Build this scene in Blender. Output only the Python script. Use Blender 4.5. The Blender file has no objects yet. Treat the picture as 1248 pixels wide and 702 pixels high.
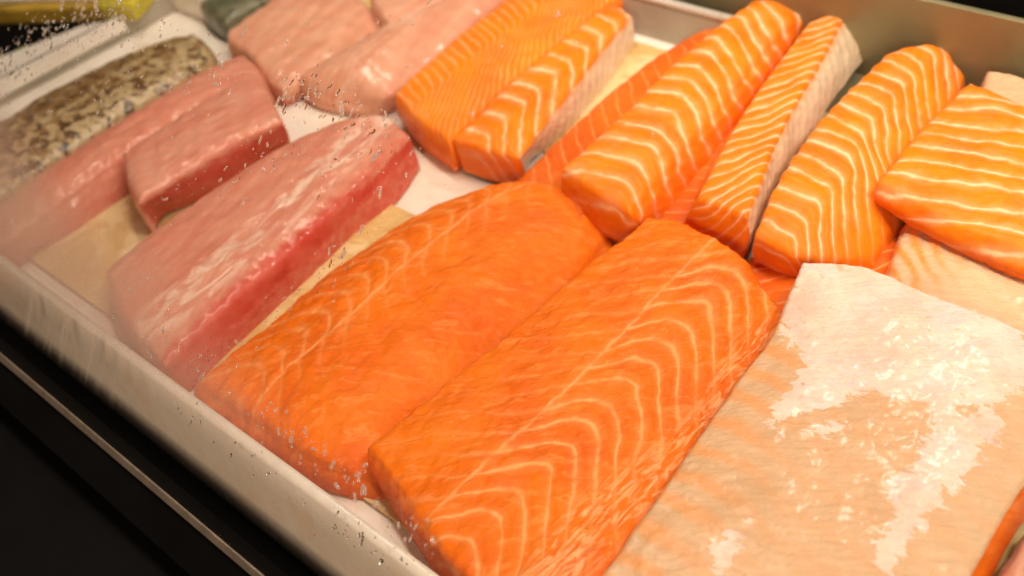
import bpy, math, random
import numpy as np
random.seed(7); RS = np.random.RandomState(11)
S = bpy.context.scene
COL = S.collection

# ------------------------------------------------------------------ camera
cd = bpy.data.cameras.new('camera'); cam = bpy.data.objects.new('camera', cd); COL.objects.link(cam)
from mathutils import Matrix, Vector
cam.matrix_world = Matrix([[0.738883, -0.364727, 0.566591, 0.448466], [0.658835, 0.567456, -0.493893, -0.164358], [-0.141379, 0.73822, 0.659578, 0.5]] + [[0, 0, 0, 1]])
cd.sensor_width = 36; cd.lens = 1322 / 1248 * 36; cd.clip_start = .01; cd.clip_end = 50
cd.dof.use_dof = True; cd.dof.focus_distance = 0.6341; cd.dof.aperture_fstop = 5.0
S.camera = cam
S.render.resolution_x = 1024; S.render.resolution_y = 576
S.render.engine = 'CYCLES'
S.cycles.max_bounces = 8; S.cycles.transparent_max_bounces = 12
S.cycles.caustics_refractive = False; S.cycles.caustics_reflective = False

# ------------------------------------------------------------------ world and lamps
W = bpy.data.worlds.new('World'); S.world = W; W.use_nodes = True
W.node_tree.nodes['Background'].inputs[0].default_value = (1.0, .74, .52, 1)
W.node_tree.nodes['Background'].inputs[1].default_value = .06
def lamp(name, loc, target, sx, sy, power, color):
    l = bpy.data.lights.new(name, 'AREA'); l.shape = 'RECTANGLE'; l.size = sx; l.size_y = sy
    l.energy = power; l.color = color
    o = bpy.data.objects.new(name, l); COL.objects.link(o); o.location = loc
    o.rotation_euler = (Vector(target) - Vector(loc)).to_track_quat('-Z', 'Y').to_euler()
    return o
lamp('case_strip_lamp', (-.05, .36, .92), (-.10, .20, 0), 1.5, .08, 11.0, (1, .86, .70))
lamp('ceiling_lamp', (.80, .40, 1.15), (.15, .28, 0), .28, .28, 12.5, (1, .87, .71))
lamp('added_front_fill', (.9, -1.3, .80), (0, 0, 0), .5, .5, 18.0, (1, .72, .50))  # added fill from the front for the outer tray wall; no such lamp seen
lamp('added_glint_light', (.12, .88, 1.0), (.10, .15, 0), .09, .09, 3.2, (1, .90, .78))  # added unseen light, placed to put glints on the wet fish
S.view_settings.view_transform = 'Standard'; S.view_settings.look = 'None'
S.view_settings.exposure = -.02; S.view_settings.gamma = 1

# ------------------------------------------------------------------ node helpers
def mat(name):
    m = bpy.data.materials.new(name); m.use_nodes = True
    nt = m.node_tree; nt.nodes.clear()
    return m, nt
class N:
    def __init__(s, nt): s.nt = nt
    def node(s, t, ins=None, **kw):
        n = s.nt.nodes.new(t)
        for k, v in kw.items(): setattr(n, k, v)
        for k, v in (ins or {}).items(): s.put(n.inputs[k], v)
        return n
    def put(s, sock, v):
        if isinstance(v, bpy.types.NodeSocket): s.nt.links.new(v, sock)
        else:
            if isinstance(v, tuple) and len(v) == 3 and sock.type == 'RGBA': v = v + (1,)
            sock.default_value = v
    def m(s, op, a, b=0.0, c=0.0, clamp=False):
        n = s.nt.nodes.new('ShaderNodeMath'); n.operation = op; n.use_clamp = clamp
        s.put(n.inputs[0], a); s.put(n.inputs[1], b); s.put(n.inputs[2], c); return n.outputs[0]
    def attr(s, name):
        n = s.nt.nodes.new('ShaderNodeAttribute'); n.attribute_name = name; return n.outputs['Fac']
    def step(s, a, lo, hi, t0=0.0, t1=1.0):
        n = s.nt.nodes.new('ShaderNodeMapRange'); n.interpolation_type = 'SMOOTHSTEP'
        s.put(n.inputs[0], a); s.put(n.inputs[1], lo); s.put(n.inputs[2], hi); s.put(n.inputs[3], t0); s.put(n.inputs[4], t1)
        return n.outputs[0]
    def vec(s, x, y, z=0.0):
        n = s.nt.nodes.new('ShaderNodeCombineXYZ'); s.put(n.inputs[0], x); s.put(n.inputs[1], y); s.put(n.inputs[2], z); return n.outputs[0]
    def noise(s, v, scale, detail=3.0, rough=.55, dist=0.0):
        n = s.nt.nodes.new('ShaderNodeTexNoise'); s.put(n.inputs['Vector'], v)
        n.inputs['Scale'].default_value = scale; n.inputs['Detail'].default_value = detail
        n.inputs['Roughness'].default_value = rough; n.inputs['Distortion'].default_value = dist
        return n.outputs['Fac']
    def mix(s, f, a, b, mode='MIX'):
        n = s.nt.nodes.new('ShaderNodeMix'); n.data_type = 'RGBA'; n.blend_type = mode
        s.put(n.inputs[0], f); s.put(n.inputs[6], a); s.put(n.inputs[7], b); return n.outputs[2]
    def bump(s, h, dist, strength=1.0, normal=None):
        n = s.nt.nodes.new('ShaderNodeBump'); s.put(n.inputs['Height'], h); n.inputs['Distance'].default_value = dist
        n.inputs['Strength'].default_value = strength
        if normal is not None: s.put(n.inputs['Normal'], normal)
        return n.outputs[0]
    def out(s, surf):
        n = s.nt.nodes.new('ShaderNodeOutputMaterial'); s.nt.links.new(surf, n.inputs[0])
    def pbr(s, color, rough=.4, normal=None, **kw):
        n = s.nt.nodes.new('ShaderNodeBsdfPrincipled')
        s.put(n.inputs['Base Color'], color); s.put(n.inputs['Roughness'], rough)
        if normal is not None: s.put(n.inputs['Normal'], normal)
        for k, v in kw.items(): s.put(n.inputs[k.replace('_', ' ')], v)
        return n.outputs[0]

def plain(name, color, rough=.5, metallic=0.0, var=.15, scale=40, bump=.0004, spec=.5):
    m, nt = mat(name); n = N(nt)
    tc = nt.nodes.new('ShaderNodeTexCoord').outputs['Object']
    nz = n.noise(tc, scale, 5, .6)
    dark = tuple(c * (1 - var) for c in color); lite = tuple(min(1, c * (1 + var)) for c in color)
    c = n.mix(n.step(nz, .3, .7), dark, lite)
    r = n.step(nz, .25, .75, max(.05, rough - .1), min(1, rough + .1))
    n.out(n.pbr(c, r, n.bump(n.noise(tc, scale * 6, 4), bump), Metallic=metallic, Specular_IOR_Level=spec))
    return m

def salmon_material(name, base=(.90, .215, .020), deep=(.74, .105, .009), fat=(.93, .47, .155), width=.30, warp=.10, minor_amt=.22, coat=.28,
                    tear=0.0, edge=0.5, sss=.11):
    """Muscle blocks parted by pale fat lines; 'phase' counts the lines, 'fat' fades them."""
    m, nt = mat(name); n = N(nt)
    T = n.attr('along'); X = n.attr('across'); ph = n.attr('phase'); st = n.attr('fat')
    seam = n.attr('seam'); rib = n.attr('rib')
    v = n.vec(X, T, n.attr('deep'))
    w1 = n.noise(v, 55, 3, .6); w2 = n.noise(v, 260, 3, .6)
    p = n.m('ADD', ph, n.m('MULTIPLY', n.m('SUBTRACT', w1, .5), warp * 2.2))
    p = n.m('ADD', p, n.m('MULTIPLY', n.m('SUBTRACT', w2, .5), warp * .75))
    fr = n.m('FRACT', p)
    d = n.m('ABSOLUTE', n.m('SUBTRACT', fr, .5))                 # 0 at the line, .5 between lines
    wv = n.m('MULTIPLY_ADD', n.noise(v, 40, 3), width * 1.5, width * -.18)
    core = n.step(d, n.m('MULTIPLY', wv, .02), n.m('MULTIPLY', wv, .60), .95, 0.0)
    halo = n.step(d, 0.0, n.m('MULTIPLY', wv, 1.5), .30, 0.0)
    fr2 = n.m('FRACT', n.m('MULTIPLY_ADD', p, 2.0, .5)); d2 = n.m('ABSOLUTE', n.m('SUBTRACT', fr2, .5))
    minor = n.m('MULTIPLY', n.step(d2, .0, .16, minor_amt, 0.0), n.step(n.noise(v, 70, 2), .42, .6))
    line = n.m('MAXIMUM', n.m('MAXIMUM', core, halo), minor)
    line = n.m('MULTIPLY', line, n.m('MULTIPLY', st, n.step(n.noise(v, 60, 4, .65), .30, .58, .35, 1.0)))
    # seam: pale cord of connective tissue
    sw = n.m('ADD', seam, n.m('MULTIPLY', n.m('SUBTRACT', n.noise(v, 120, 3), .5), .0030))
    sl = n.m('MULTIPLY', n.step(n.m('ABSOLUTE', sw), .0003, .0020, .75, 0.0), n.step(n.noise(v, 75, 4, .65), .34, .56, .45, 1.0))
    sh = n.step(n.m('ABSOLUTE', sw), .0, .007, .16, 0.0)
    line = n.m('MAXIMUM', line, n.m('MAXIMUM', sl, sh))
    # ribs / torn belly strip
    rv = n.noise(n.vec(n.m('MULTIPLY', X, 330.0), n.m('MULTIPLY', T, 60.0), 0.0), 1, 4, .6, 1.0)
    ribs = n.m('MULTIPLY', n.step(rv, .44, .66, 0.0, .80), rib)
    line = n.m('MAXIMUM', line, ribs)
    # flesh colour
    big = n.noise(v, 22, 4, .6); fine = n.noise(n.vec(n.m('MULTIPLY', X, 2.0), T, 0.0), 300, 4, .65)
    c = n.mix(n.step(big, .30, .75, 0.0, .75), base, deep)
    c = n.mix(n.m('MULTIPLY', n.step(fine, .45, .8), .25), c, (.93, .27, .025))
    tv = n.noise(n.vec(n.m('MULTIPLY', X, .50), n.m('MULTIPLY_ADD', X, -.85, T), 0.0), 105, 6, .66, .7)
    if tear:
        tf = n.step(tv, .56, .60, 0.0, tear)
        tf = n.m('MULTIPLY', tf, n.step(tv, .60, .68, 1.0, 0.0))
        c = n.mix(n.m('MULTIPLY', tf, .55), c, (.93, .36, .10))
        pit = n.m('MULTIPLY', n.step(tv, .34, .38, 1.0, 0.0), tear)
        c = n.mix(n.m('MULTIPLY', pit, .55), c, (.72, .085, .004))
    c = n.mix(line, c, fat)
    c = n.mix(n.m('MULTIPLY', ribs, .6), c, (.93, .60, .34))
    # sides turn darker and redder below the top edge
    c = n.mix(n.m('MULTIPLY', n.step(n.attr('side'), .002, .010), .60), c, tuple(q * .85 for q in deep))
    h = n.m('ADD', n.m('MULTIPLY', line, -.30), n.m('MULTIPLY', fine, .30))
    h = n.m('ADD', h, n.m('MULTIPLY', n.noise(v, 520, 3, .6), .22))
    nb = n.bump(h, .0007)
    nb = n.bump(n.m('MULTIPLY', rv, rib), .0028, 1.0, nb)
    if tear: nb = n.bump(tv, .0024 * tear, 1.0, nb)
    rg = n.step(n.noise(v, 140, 3), .35, .65, .34, .55)
    cn = n.bump(n.noise(v, 300, 3, .6), .0022, 1.0, nb)
    n.out(n.pbr(c, rg, nb, Subsurface_Weight=sss, Subsurface_Radius=(1.0, .30, .10), Subsurface_Scale=.005,
                Coat_Weight=coat, Coat_Roughness=.07, Coat_Normal=cn, Specular_IOR_Level=.12))
    return m

def skin_strip_material(name, pale=(.78, .61, .42), dark=(.66, .49, .32)):
    m, nt = mat(name); n = N(nt)
    T = n.attr('along'); X = n.attr('across'); v = n.vec(X, T, n.attr('deep'))
    ph = n.m('ADD', n.m('MULTIPLY', T, 70.0), n.m('MULTIPLY', n.attr('side'), 75.0))
    ph = n.m('ADD', ph, n.m('MULTIPLY', n.noise(v, 50, 2), 1.0))
    fr = n.m('ABSOLUTE', n.m('SUBTRACT', n.m('FRACT', ph), .5))
    c = n.mix(n.step(fr, .05, .35), dark, pale)
    c = n.mix(n.m('MULTIPLY', n.step(n.noise(v, 60, 4), .4, .65), .6), c, (.76, .62, .46))
    c = n.mix(n.step(n.attr('side'), .001, .006, .35, 0.0), c, (.80, .36, .10))
    n.out(n.pbr(c, .33, n.bump(n.noise(v, 300, 3), .0004), Coat_Weight=.4, Coat_Roughness=.2,
                Subsurface_Weight=.1, Subsurface_Scale=.004, Subsurface_Radius=(1, .5, .3)))
    return m

def pink_material(name, base=(.63, .225, .150), red=(.52, .062, .040), pale=(.71, .31, .215), streak=1.0):
    m, nt = mat(name); n = N(nt)
    T = n.attr('along'); X = n.attr('across'); rd = n.attr('red'); pl = n.attr('pale')
    v = n.vec(X, T, n.attr('deep'))
    sv = n.vec(n.m('ADD', X, n.m('MULTIPLY', T, .08)), n.m('MULTIPLY', T, .20), 0.0)
    s1 = n.noise(sv, 60, 3, .55, .5); s2 = n.noise(v, 38, 4, .6)
    c = n.mix(n.step(s1, .35, .68), base, pale)
    c = n.mix(n.m('MULTIPLY', n.step(s2, .45, .7), .28 * streak), c, (.60, .15, .11))
    wisp = n.noise(n.vec(X, n.m('MULTIPLY', T, .28), .3), 95, 5, .68, .9)
    c = n.mix(n.m('MULTIPLY', n.m('MULTIPLY', n.step(wisp, .45, .61), pl), .9), c, (.86, .60, .48))
    rr = n.step(n.m('ADD', rd, n.m('MULTIPLY', n.m('SUBTRACT', n.noise(v, 120, 4, .65), .5), .9)), .28, .85)
    rc = n.mix(n.step(s2, .30, .70), red, (.60, .12, .08))
    c = n.mix(rr, c, rc)
    nb = n.bump(n.noise(sv, 110, 3), .0008)
    n.out(n.pbr(c, n.step(s2, .3, .7, .26, .44), nb, Subsurface_Weight=.14, Subsurface_Radius=(1, .35, .25), Subsurface_Scale=.006,
                Coat_Weight=.30, Coat_Roughness=.10, Specular_IOR_Level=.2))
    return m

def belly_skin_material(name):
    """Pale belly skin with torn silvery film; 'film' is metres inside the film's edge."""
    m, nt = mat(name); n = N(nt)
    T = n.attr('along'); X = n.attr('across'); v = n.vec(X, T, n.attr('deep'))
    wr = n.noise(n.vec(n.m('MULTIPLY', n.m('SUBTRACT', T, n.m('MULTIPLY', X, .45)), 3.2), X, 0.0), 75, 5, .62, .8)
    fl = n.m('ADD', n.attr('patch'), n.m('MULTIPLY', n.m('SUBTRACT', n.noise(n.vec(X, n.m('MULTIPLY', T, 1.6), 0.0), 75, 8, .70, .6), .5), .040))
    patch = n.m('MULTIPLY', n.step(fl, .0, .0011), n.step(n.noise(v, 150, 4, .7), .30, .42, .35, 1.0))
    c = n.mix(n.step(n.noise(v, 20, 4, .6), .35, .68), (.75, .48, .285), (.68, .42, .235))
    c = n.mix(n.m('MULTIPLY', n.step(wr, .45, .70), .35), c, (.87, .60, .39))
    c = n.mix(n.m('MULTIPLY', n.attr('grey'), .5), c, (.80, .60, .40))
    # orange muscle showing through near the cut side, in bars
    fr = n.m('ABSOLUTE', n.m('SUBTRACT', n.m('FRACT', n.m('ADD', n.attr('phase'), n.m('MULTIPLY', w := n.noise(v, 60, 3), .35))), .5))
    c = n.mix(n.m('MULTIPLY', n.step(fr, .12, .45), n.attr('fat')), c, (.90, .33, .08))
    # little blood flecks
    bl = n.step(n.noise(n.vec(n.m('MULTIPLY', T, 2.6), X, 3.0), 120, 3), .70, .76)
    c = n.mix(n.m('MULTIPLY', bl, .22), c, (.78, .24, .12))
    fc = n.mix(n.step(n.noise(v, 45, 3), .4, .65), (.93, .78, .69), (.80, .67, .63))  # colour of the pale, ragged-edged patches laid over the skin
    c = n.mix(n.m('MULTIPLY', patch, n.step(n.noise(v, 26, 3), .35, .65, .62, .95)), c, fc)
    c = n.mix(n.m('MULTIPLY', n.step(n.noise(n.vec(n.m('MULTIPLY', T, 2.2), X, 5.0), 210, 5, .7), .50, .68), .30), c, (.74, .42, .22))
    fine = n.noise(v, 420, 4, .65)
    h = n.m('ADD', n.m('MULTIPLY', wr, .9), n.m('MULTIPLY', fine, .45))
    nb = n.bump(h, .0017)
    n.out(n.pbr(c, n.step(wr, .3, .7, .27, .42), nb, Subsurface_Weight=.2, Subsurface_Radius=(1, .45, .2), Subsurface_Scale=.004,
                Coat_Weight=.22, Coat_Roughness=.18, Specular_IOR_Level=.25))
    return m

# ------------------------------------------------------------------ geometry helpers
def link(o, parent=None):
    COL.objects.link(o)
    if parent is not None: o.parent = parent
    return o
def tag(o, label=None, category=None, group=None, kind=None):
    if label: o['label'] = label
    if category: o['category'] = category
    if group: o['group'] = group
    if kind: o['kind'] = kind
    return o
def mesh_obj(name, V, F, m, parent=None, smooth=True, attrs=None):
    me = bpy.data.meshes.new(name)
    me.from_pydata([tuple(map(float, p)) for p in V], [], [tuple(int(i) for i in f) for f in F]); me.update()
    if smooth: me.polygons.foreach_set('use_smooth', [True] * len(me.polygons))
    me.materials.append(m)
    for k, a in (attrs or {}).items():
        at = me.attributes.new(k, 'FLOAT', 'POINT'); at.data.foreach_set('value', np.asarray(a, dtype=np.float32))
    return link(bpy.data.objects.new(name, me), parent)
def box(name, lo, hi, m, parent=None, bevel=.001):
    x0, y0, z0 = lo; x1, y1, z1 = hi
    V = [(x0,y0,z0),(x1,y0,z0),(x1,y1,z0),(x0,y1,z0),(x0,y0,z1),(x1,y0,z1),(x1,y1,z1),(x0,y1,z1)]
    F = [(0,3,2,1),(4,5,6,7),(0,1,5,4),(1,2,6,5),(2,3,7,6),(3,0,4,7)]
    o = mesh_obj(name, V, F, m, parent, smooth=False)
    if bevel:
        b = o.modifiers.new('bevel', 'BEVEL'); b.width = bevel; b.segments = 3
    return o
def extrude_x(name, prof, x0, x1, m, parent=None, nx=2, smooth=True, wob=0.0):
    """closed (y, z) profile swept along x"""
    k = len(prof); V = []; F = []
    for i in range(nx):
        x = x0 + (x1 - x0) * i / (nx - 1)
        dz = wob * math.sin(x * 23) if wob else 0
        V += [(x, y, z + dz) for y, z in prof]
    for i in range(nx - 1):
        for j in range(k):
            a = i*k + j; b = i*k + (j+1) % k
            F.append((a, b, b + k, a + k))
    F.append(tuple(range(k))); F.append(tuple((nx-1)*k + j for j in reversed(range(k))))
    o = mesh_obj(name, V, F, m, parent, smooth)
    return o

def vnoise(x, y, seed=0):
    """smooth value noise, period free"""
    xi = np.floor(x).astype(np.int64); yi = np.floor(y).astype(np.int64)
    fx = x - xi; fy = y - yi; fx = fx*fx*(3-2*fx); fy = fy*fy*(3-2*fy)
    def h(a, b):
        n = (a * 374761393 + b * 668265263 + seed * 974634777) & 0xffffffff
        n = ((n ^ (n >> 13)) * 1274126177) & 0xffffffff
        return ((n ^ (n >> 16)) & 0xffff) / 65535.0
    return (h(xi,yi)*(1-fx)+h(xi+1,yi)*fx)*(1-fy) + (h(xi,yi+1)*(1-fx)+h(xi+1,yi+1)*fx)*fy
def fbm(x, y, seed=0, octs=4, gain=.5):
    s = 0; a = 1; t = 0
    for i in range(octs):
        s = s + a * (vnoise(x, y, seed + i) - .5); t += a; x = x*2.03 + 5.1; y = y*2.03 + 1.7; a *= gain
    return s / t * 2

def curve(pts, n):
    """Catmull-Rom through pts, n points even in arc length"""
    p = np.array(pts, float)
    if len(p) > 2:
        q = np.vstack([2*p[0]-p[1], p, 2*p[-1]-p[-2]]); out = []
        for i in range(1, len(q) - 2):
            for t in np.linspace(0, 1, 12, endpoint=False):
                a, b, c, d = q[i-1], q[i], q[i+1], q[i+2]
                out.append(.5*((2*b)+(-a+c)*t+(2*a-5*b+4*c-d)*t*t+(-a+3*b-3*c+d)*t**3))
        out.append(p[-1]); p = np.array(out)
    l = np.r_[0, np.cumsum(np.linalg.norm(np.diff(p, axis=0), axis=1))]
    s = np.linspace(0, l[-1], n)
    return np.stack([np.interp(s, l, p[:, k]) for k in range(3)], 1)

def axis_st(axis, x, y):
    """signed distance across (right positive) and distance along a plan polyline"""
    A = np.array(axis, float)[:, :2]; best = np.full(x.shape, 1e9); s = np.zeros_like(x); T = np.zeros_like(x); t0 = 0
    for i in range(len(A) - 1):
        a, b = A[i], A[i+1]; d = b - a; l = np.hypot(*d); d = d / l
        t = (x-a[0])*d[0] + (y-a[1])*d[1]
        lo = -1e9 if i == 0 else 0; hi = 1e9 if i == len(A)-2 else l
        tc = np.clip(t, lo, hi)
        px = a[0]+d[0]*tc; py = a[1]+d[1]*tc
        dist = np.hypot(x-px, y-py); cr = -(d[0]*(y-a[1]) - d[1]*(x-a[0]))
        k = dist < best
        best = np.where(k, dist, best); s = np.where(k, np.sign(cr)*dist, s); T = np.where(k, t0+tc, T)
        t0 += l
    c = A[-1] - A[0]; c = c/np.hypot(*c)                            # distance along: straight, so lines never jump at a bend
    return s, (x-A[0,0])*c[0] + (y-A[0,1])*c[1]

def smooth_g(ctrl):
    c = np.array(ctrl, float); xs = np.linspace(-.16, .16, 641)
    y = np.interp(xs, c[:, 0], c[:, 1])
    s0 = (c[1,1]-c[0,1])/(c[1,0]-c[0,0]); s1 = (c[-1,1]-c[-2,1])/(c[-1,0]-c[-2,0])
    y = np.where(xs < c[0,0], c[0,1]+(xs-c[0,0])*s0, y); y = np.where(xs > c[-1,0], c[-1,1]+(xs-c[-1,0])*s1, y)
    k = np.ones(17)/17; yp = np.pad(y, 8, mode='edge'); y = np.convolve(yp, k, 'valid')
    return lambda s: np.interp(s, xs, y)

def fillet(name, label, category, left, right, front, back, mats, axis, g, spacing, group=None,
           base=None, crown=.004, cp=(4, 8), bulge=.002, step=.0012, relief=.0006, groove=.0003, attrs=None, seed=0,
           lump=.0012, phase0=0.0, fatfun=None, extra=None, rough_edge=.0016, zflow=None, rnd=.0030):
    """A cut of fish: a top sheet spanned by four traced edges, sides down to the base loop.
    mats: dict side -> (part name, material) for top/left/right/front/back."""
    L = np.linalg.norm(np.diff(np.array(left), axis=0), axis=1).sum()
    Wd = max(np.linalg.norm(np.diff(np.array(c), axis=0), axis=1).sum() for c in (front, back))
    nu = max(12, int(L/step)); nv = max(8, int(Wd/step))
    l = curve(left, nu); r = curve(right, nu); f = curve(front, nv); b = curve(back, nv)
    f += (l[0]-f[0])[None]*np.linspace(1,0,nv)[:,None] + (r[0]-f[-1])[None]*np.linspace(0,1,nv)[:,None]
    b += (l[-1]-b[0])[None]*np.linspace(1,0,nv)[:,None] + (r[-1]-b[-1])[None]*np.linspace(0,1,nv)[:,None]
    U = np.linspace(0,1,nu)[:,None,None]; V = np.linspace(0,1,nv)[None,:,None]
    top = (1-V)*l[:,None]+V*r[:,None]+(1-U)*f[None]+U*b[None] - ((1-U)*(1-V)*l[0]+(1-U)*V*r[0]+U*(1-V)*l[-1]+U*V*r[-1])
    u = U[...,0]; v = V[...,0]
    top[...,2] += crown*(1-np.abs(2*v-1)**cp[0])*(1-np.abs(2*u-1)**cp[1])
    if rnd:
        e = np.minimum(np.minimum(v, 1-v)*Wd, np.minimum(u, 1-u)*L); q = np.clip(1-e/(rnd*1.9), 0, 1)
        top[...,2] -= rnd*(1-np.sqrt(np.clip(1-q*q, 0, 1)))
    if zflow is not None: top[...,2] += zflow(u, v)
    idx = np.arange(nu*nv).reshape(nu, nv)
    # boundary loop, counter-clockwise seen from above: front (l->r), right (f->b), back (r->l), left (b->f)
    loop = np.r_[idx[0,:], idx[1:,-1], idx[-1,-2::-1], idx[-2:0:-1,0]]
    side = np.r_[np.zeros(nv), np.ones(nu-1), np.full(nv-1,2), np.full(nu-2,3)].astype(int)
    Pt = top.reshape(-1,3); B = Pt[loop]; n = len(loop)
    tang = np.roll(B,-4,0)-np.roll(B,4,0); out = np.stack([tang[:,1], -tang[:,0], np.zeros(n)],1)
    out /= np.linalg.norm(out,axis=1)[:,None]+1e-9
    base = base or {}
    low = np.zeros((n,3)); names = ['front','right','back','left']
    dflt = base.get('all', (.003, .001))
    for s in range(4):
        k = np.where(side==s)[0]; spec = base.get(names[s], dflt)
        if isinstance(spec, tuple):
            low[k] = B[k] + out[k]*spec[0]; low[k,2] = spec[1]
        else:
            c = curve(spec, len(k))
            if s in (2,3): c = c[::-1]
            low[k] = c
    ker = np.array([1,2,3,2,1])/9.0                                   # soften the base loop's corners
    for _ in range(3): low = sum(np.roll(low, i-2, 0)*ker[i] for i in range(5))
    H = np.linalg.norm(low-B,axis=1); nr = max(4, int(np.max(H)/(step*1.6)))
    rings = [loop]; Vv = [Pt]; cnt = len(Pt)
    depth = [np.zeros(len(Pt))]; sid = [np.full(len(Pt),-1)]
    wobble = fbm(np.arange(n)*.05, np.zeros(n)+seed, seed+9)*rough_edge
    for j in range(1, nr+1):
        t = j/nr
        q = B + (low-B)*t + out*(bulge*math.sin(math.pi*t) + 0.0)
        q += out*(wobble*math.sin(math.pi*min(1,t*1.2)))[:,None]
        Vv.append(q); depth.append(H*t); sid.append(side.copy()); rings.append(np.arange(cnt, cnt+n)); cnt += n
    Vx = np.vstack(Vv); dep = np.concatenate(depth); sd = np.concatenate(sid)
    src = np.concatenate([np.arange(len(Pt))]+[loop]*nr)
    s, T = axis_st(axis, Pt[:,0], Pt[:,1]); s = s[src].copy(); T = T[src].copy()
    s = s + np.where(sd==1, dep, 0) - np.where(sd==3, dep, 0)
    T = T - np.where(sd==0, dep, 0) + np.where(sd==2, dep, 0)
    G = smooth_g(g)
    ph = (T - G(s) + .0062*fbm(s*32, T*38, seed+3))/spacing + phase0
    # faces
    a = idx[:-1,:-1].ravel(); b_ = idx[:-1,1:].ravel(); c_ = idx[1:,1:].ravel(); d_ = idx[1:,:-1].ravel()
    quads = {'top': [np.stack([a,b_,c_,d_],1)]}
    for j in range(nr):
        r0, r1 = rings[j], rings[j+1]; r0n = np.roll(r0,-1); r1n = np.roll(r1,-1)
        q = np.stack([r0, r1, r1n, r0n],1)
        for k in range(4): quads.setdefault(names[k], []).append(q[side==k])
    allq = np.vstack([x for v_ in quads.values() for x in v_])
    # normals and relief
    def normals(Vx):
        e = np.cross(Vx[allq[:,2]]-Vx[allq[:,0]], Vx[allq[:,3]]-Vx[allq[:,1]]); nn = np.zeros_like(Vx)
        for k in range(4): np.add.at(nn, allq[:,k], e)
        return nn/(np.linalg.norm(nn,axis=1)[:,None]+1e-12)
    nn = normals(Vx)
    fat = np.ones(len(Vx)) if fatfun is None else fatfun(s, T)
    disp = lump*fbm(s*38, T*30, seed+1) + relief*fbm(s*170, T*120, seed+2, 3) + groove*np.cos(2*math.pi*ph)*np.clip(fat,0,1)*np.exp(-dep/.004)
    Vx = Vx + nn*disp[:,None]
    A = {'along': T, 'across': s, 'deep': Vx[:,2], 'phase': ph, 'fat': fat, 'side': dep, 'seam': np.full(len(Vx), 1.0), 'rib': np.zeros(len(Vx))}
    if extra: A.update(extra(s, T, dep, sd, Vx))
    low_ring = rings[-1]
    # gather parts
    parts = {}
    for sname, qs in quads.items():
        pn, pm = mats.get(sname, mats['top']) if sname != 'top' else mats['top']
        parts.setdefault(pn, [pm, []])[1] += qs
    multi = len(parts) > 1
    cx = Pt[:,0].mean(); cy = Pt[:,1].mean(); z0 = Vx[:,2].min()
    org = np.array([cx, cy, z0])
    root = None
    if multi:
        root = link(bpy.data.objects.new(name, None)); root.location = org
        root.empty_display_size = .01
    for i, (pn, (pm, qs)) in enumerate(parts.items()):
        q = np.vstack(qs); used, inv = np.unique(q, return_inverse=True); inv = inv.reshape(q.shape)
        F = inv.tolist()
        if i == 0 or pn == 'flesh':
            lr = np.isin(low_ring, used)
            if lr.all():
                F = F + [np.searchsorted(used, low_ring)[::-1].tolist()]
        o = mesh_obj(pn if multi else name, Vx[used]-org, F, pm, root, True, {k: a[used] for k, a in A.items()})
        if not multi: o.location = org; root = o
    tag(root, label, category, group)
    return root

def band(x, a, b, w):
    return np.clip((x-a)/w,0,1)*np.clip((b-x)/w,0,1)

# ------------------------------------------------------------------ materials
M_SALMON = salmon_material('salmon_flesh', base=(.86, .188, .005), deep=(.71, .098, .002), width=.56, warp=.036, tear=.6, fat=(.92, .40, .14), minor_amt=.05, coat=.26)
M_SALMON_LOIN = salmon_material('salmon_flesh_banded', base=(.90, .238, .006), deep=(.76, .130, .003), fat=(.93, .58, .34), width=.46, warp=.045, minor_amt=.10)
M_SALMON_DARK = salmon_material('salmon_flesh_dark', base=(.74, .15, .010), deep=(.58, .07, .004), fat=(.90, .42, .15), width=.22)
M_STRIP = skin_strip_material('silver_skin')
M_PINK = pink_material('amberjack_flesh')
M_PINK_PALE = pink_material('pale_amberjack_flesh', base=(.60, .265, .165), pale=(.68, .36, .24), streak=.5)
M_BELLY = belly_skin_material('belly_skin')
def tray_material():
    m, nt = mat('white_tray_plastic'); n = N(nt)
    tc = nt.nodes.new('ShaderNodeTexCoord').outputs['Object']
    nz = n.noise(tc, 9, 5, .6)
    c = n.mix(n.step(nz, .35, .7), (.84, .775, .70), (.78, .70, .60))
    c = n.mix(n.m('MULTIPLY', n.step(n.noise(tc, 260, 3), .68, .74), .45), c, (.40, .27, .18))
    c = n.mix(n.m('MULTIPLY', n.step(n.noise(tc, 24, 5, .65, .5), .54, .70), .35), c, (.80, .52, .34))
    n.out(n.pbr(c, n.step(n.noise(tc, 60, 3), .3, .7, .22, .42), n.bump(n.noise(tc, 120, 3), .0003), Coat_Weight=.2))
    return m
M_TRAY = tray_material()
def sheet_material():
    m, nt = mat('beige_absorbent_sheet'); n = N(nt); tc = nt.nodes.new('ShaderNodeTexCoord').outputs['Object']
    a = n.noise(tc, 16, 5, .6, .6)
    c = n.mix(n.step(a, .46, .56), (.74, .57, .29), (.66, .44, .17))
    c = n.mix(n.m('MULTIPLY', n.step(n.noise(tc, 28, 4), .58, .66), .5), c, (.60, .27, .12))
    n.out(n.pbr(c, n.step(a, .46, .54, .6, .22), n.bump(n.noise(tc, 55, 5, .6), .0035), Coat_Weight=.2)); return m
M_SHEET = sheet_material()
M_METAL = plain('dull_steel', (.27, .24, .135), .45, metallic=.35, var=.12, scale=14, bump=.0003)
M_BLACK = plain('black_lacquer', (.003, .0025, .0025), .8, var=.3, scale=8, bump=.0001, spec=.06)
M_RAIL = plain('steel_rail_metal', (.34, .27, .21), .30, metallic=.75, var=.1, scale=60, bump=.0001)
M_BROWN = plain('dark_brown_wall', (.030, .010, .006), .7, var=.3, scale=10, bump=.0003)

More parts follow.
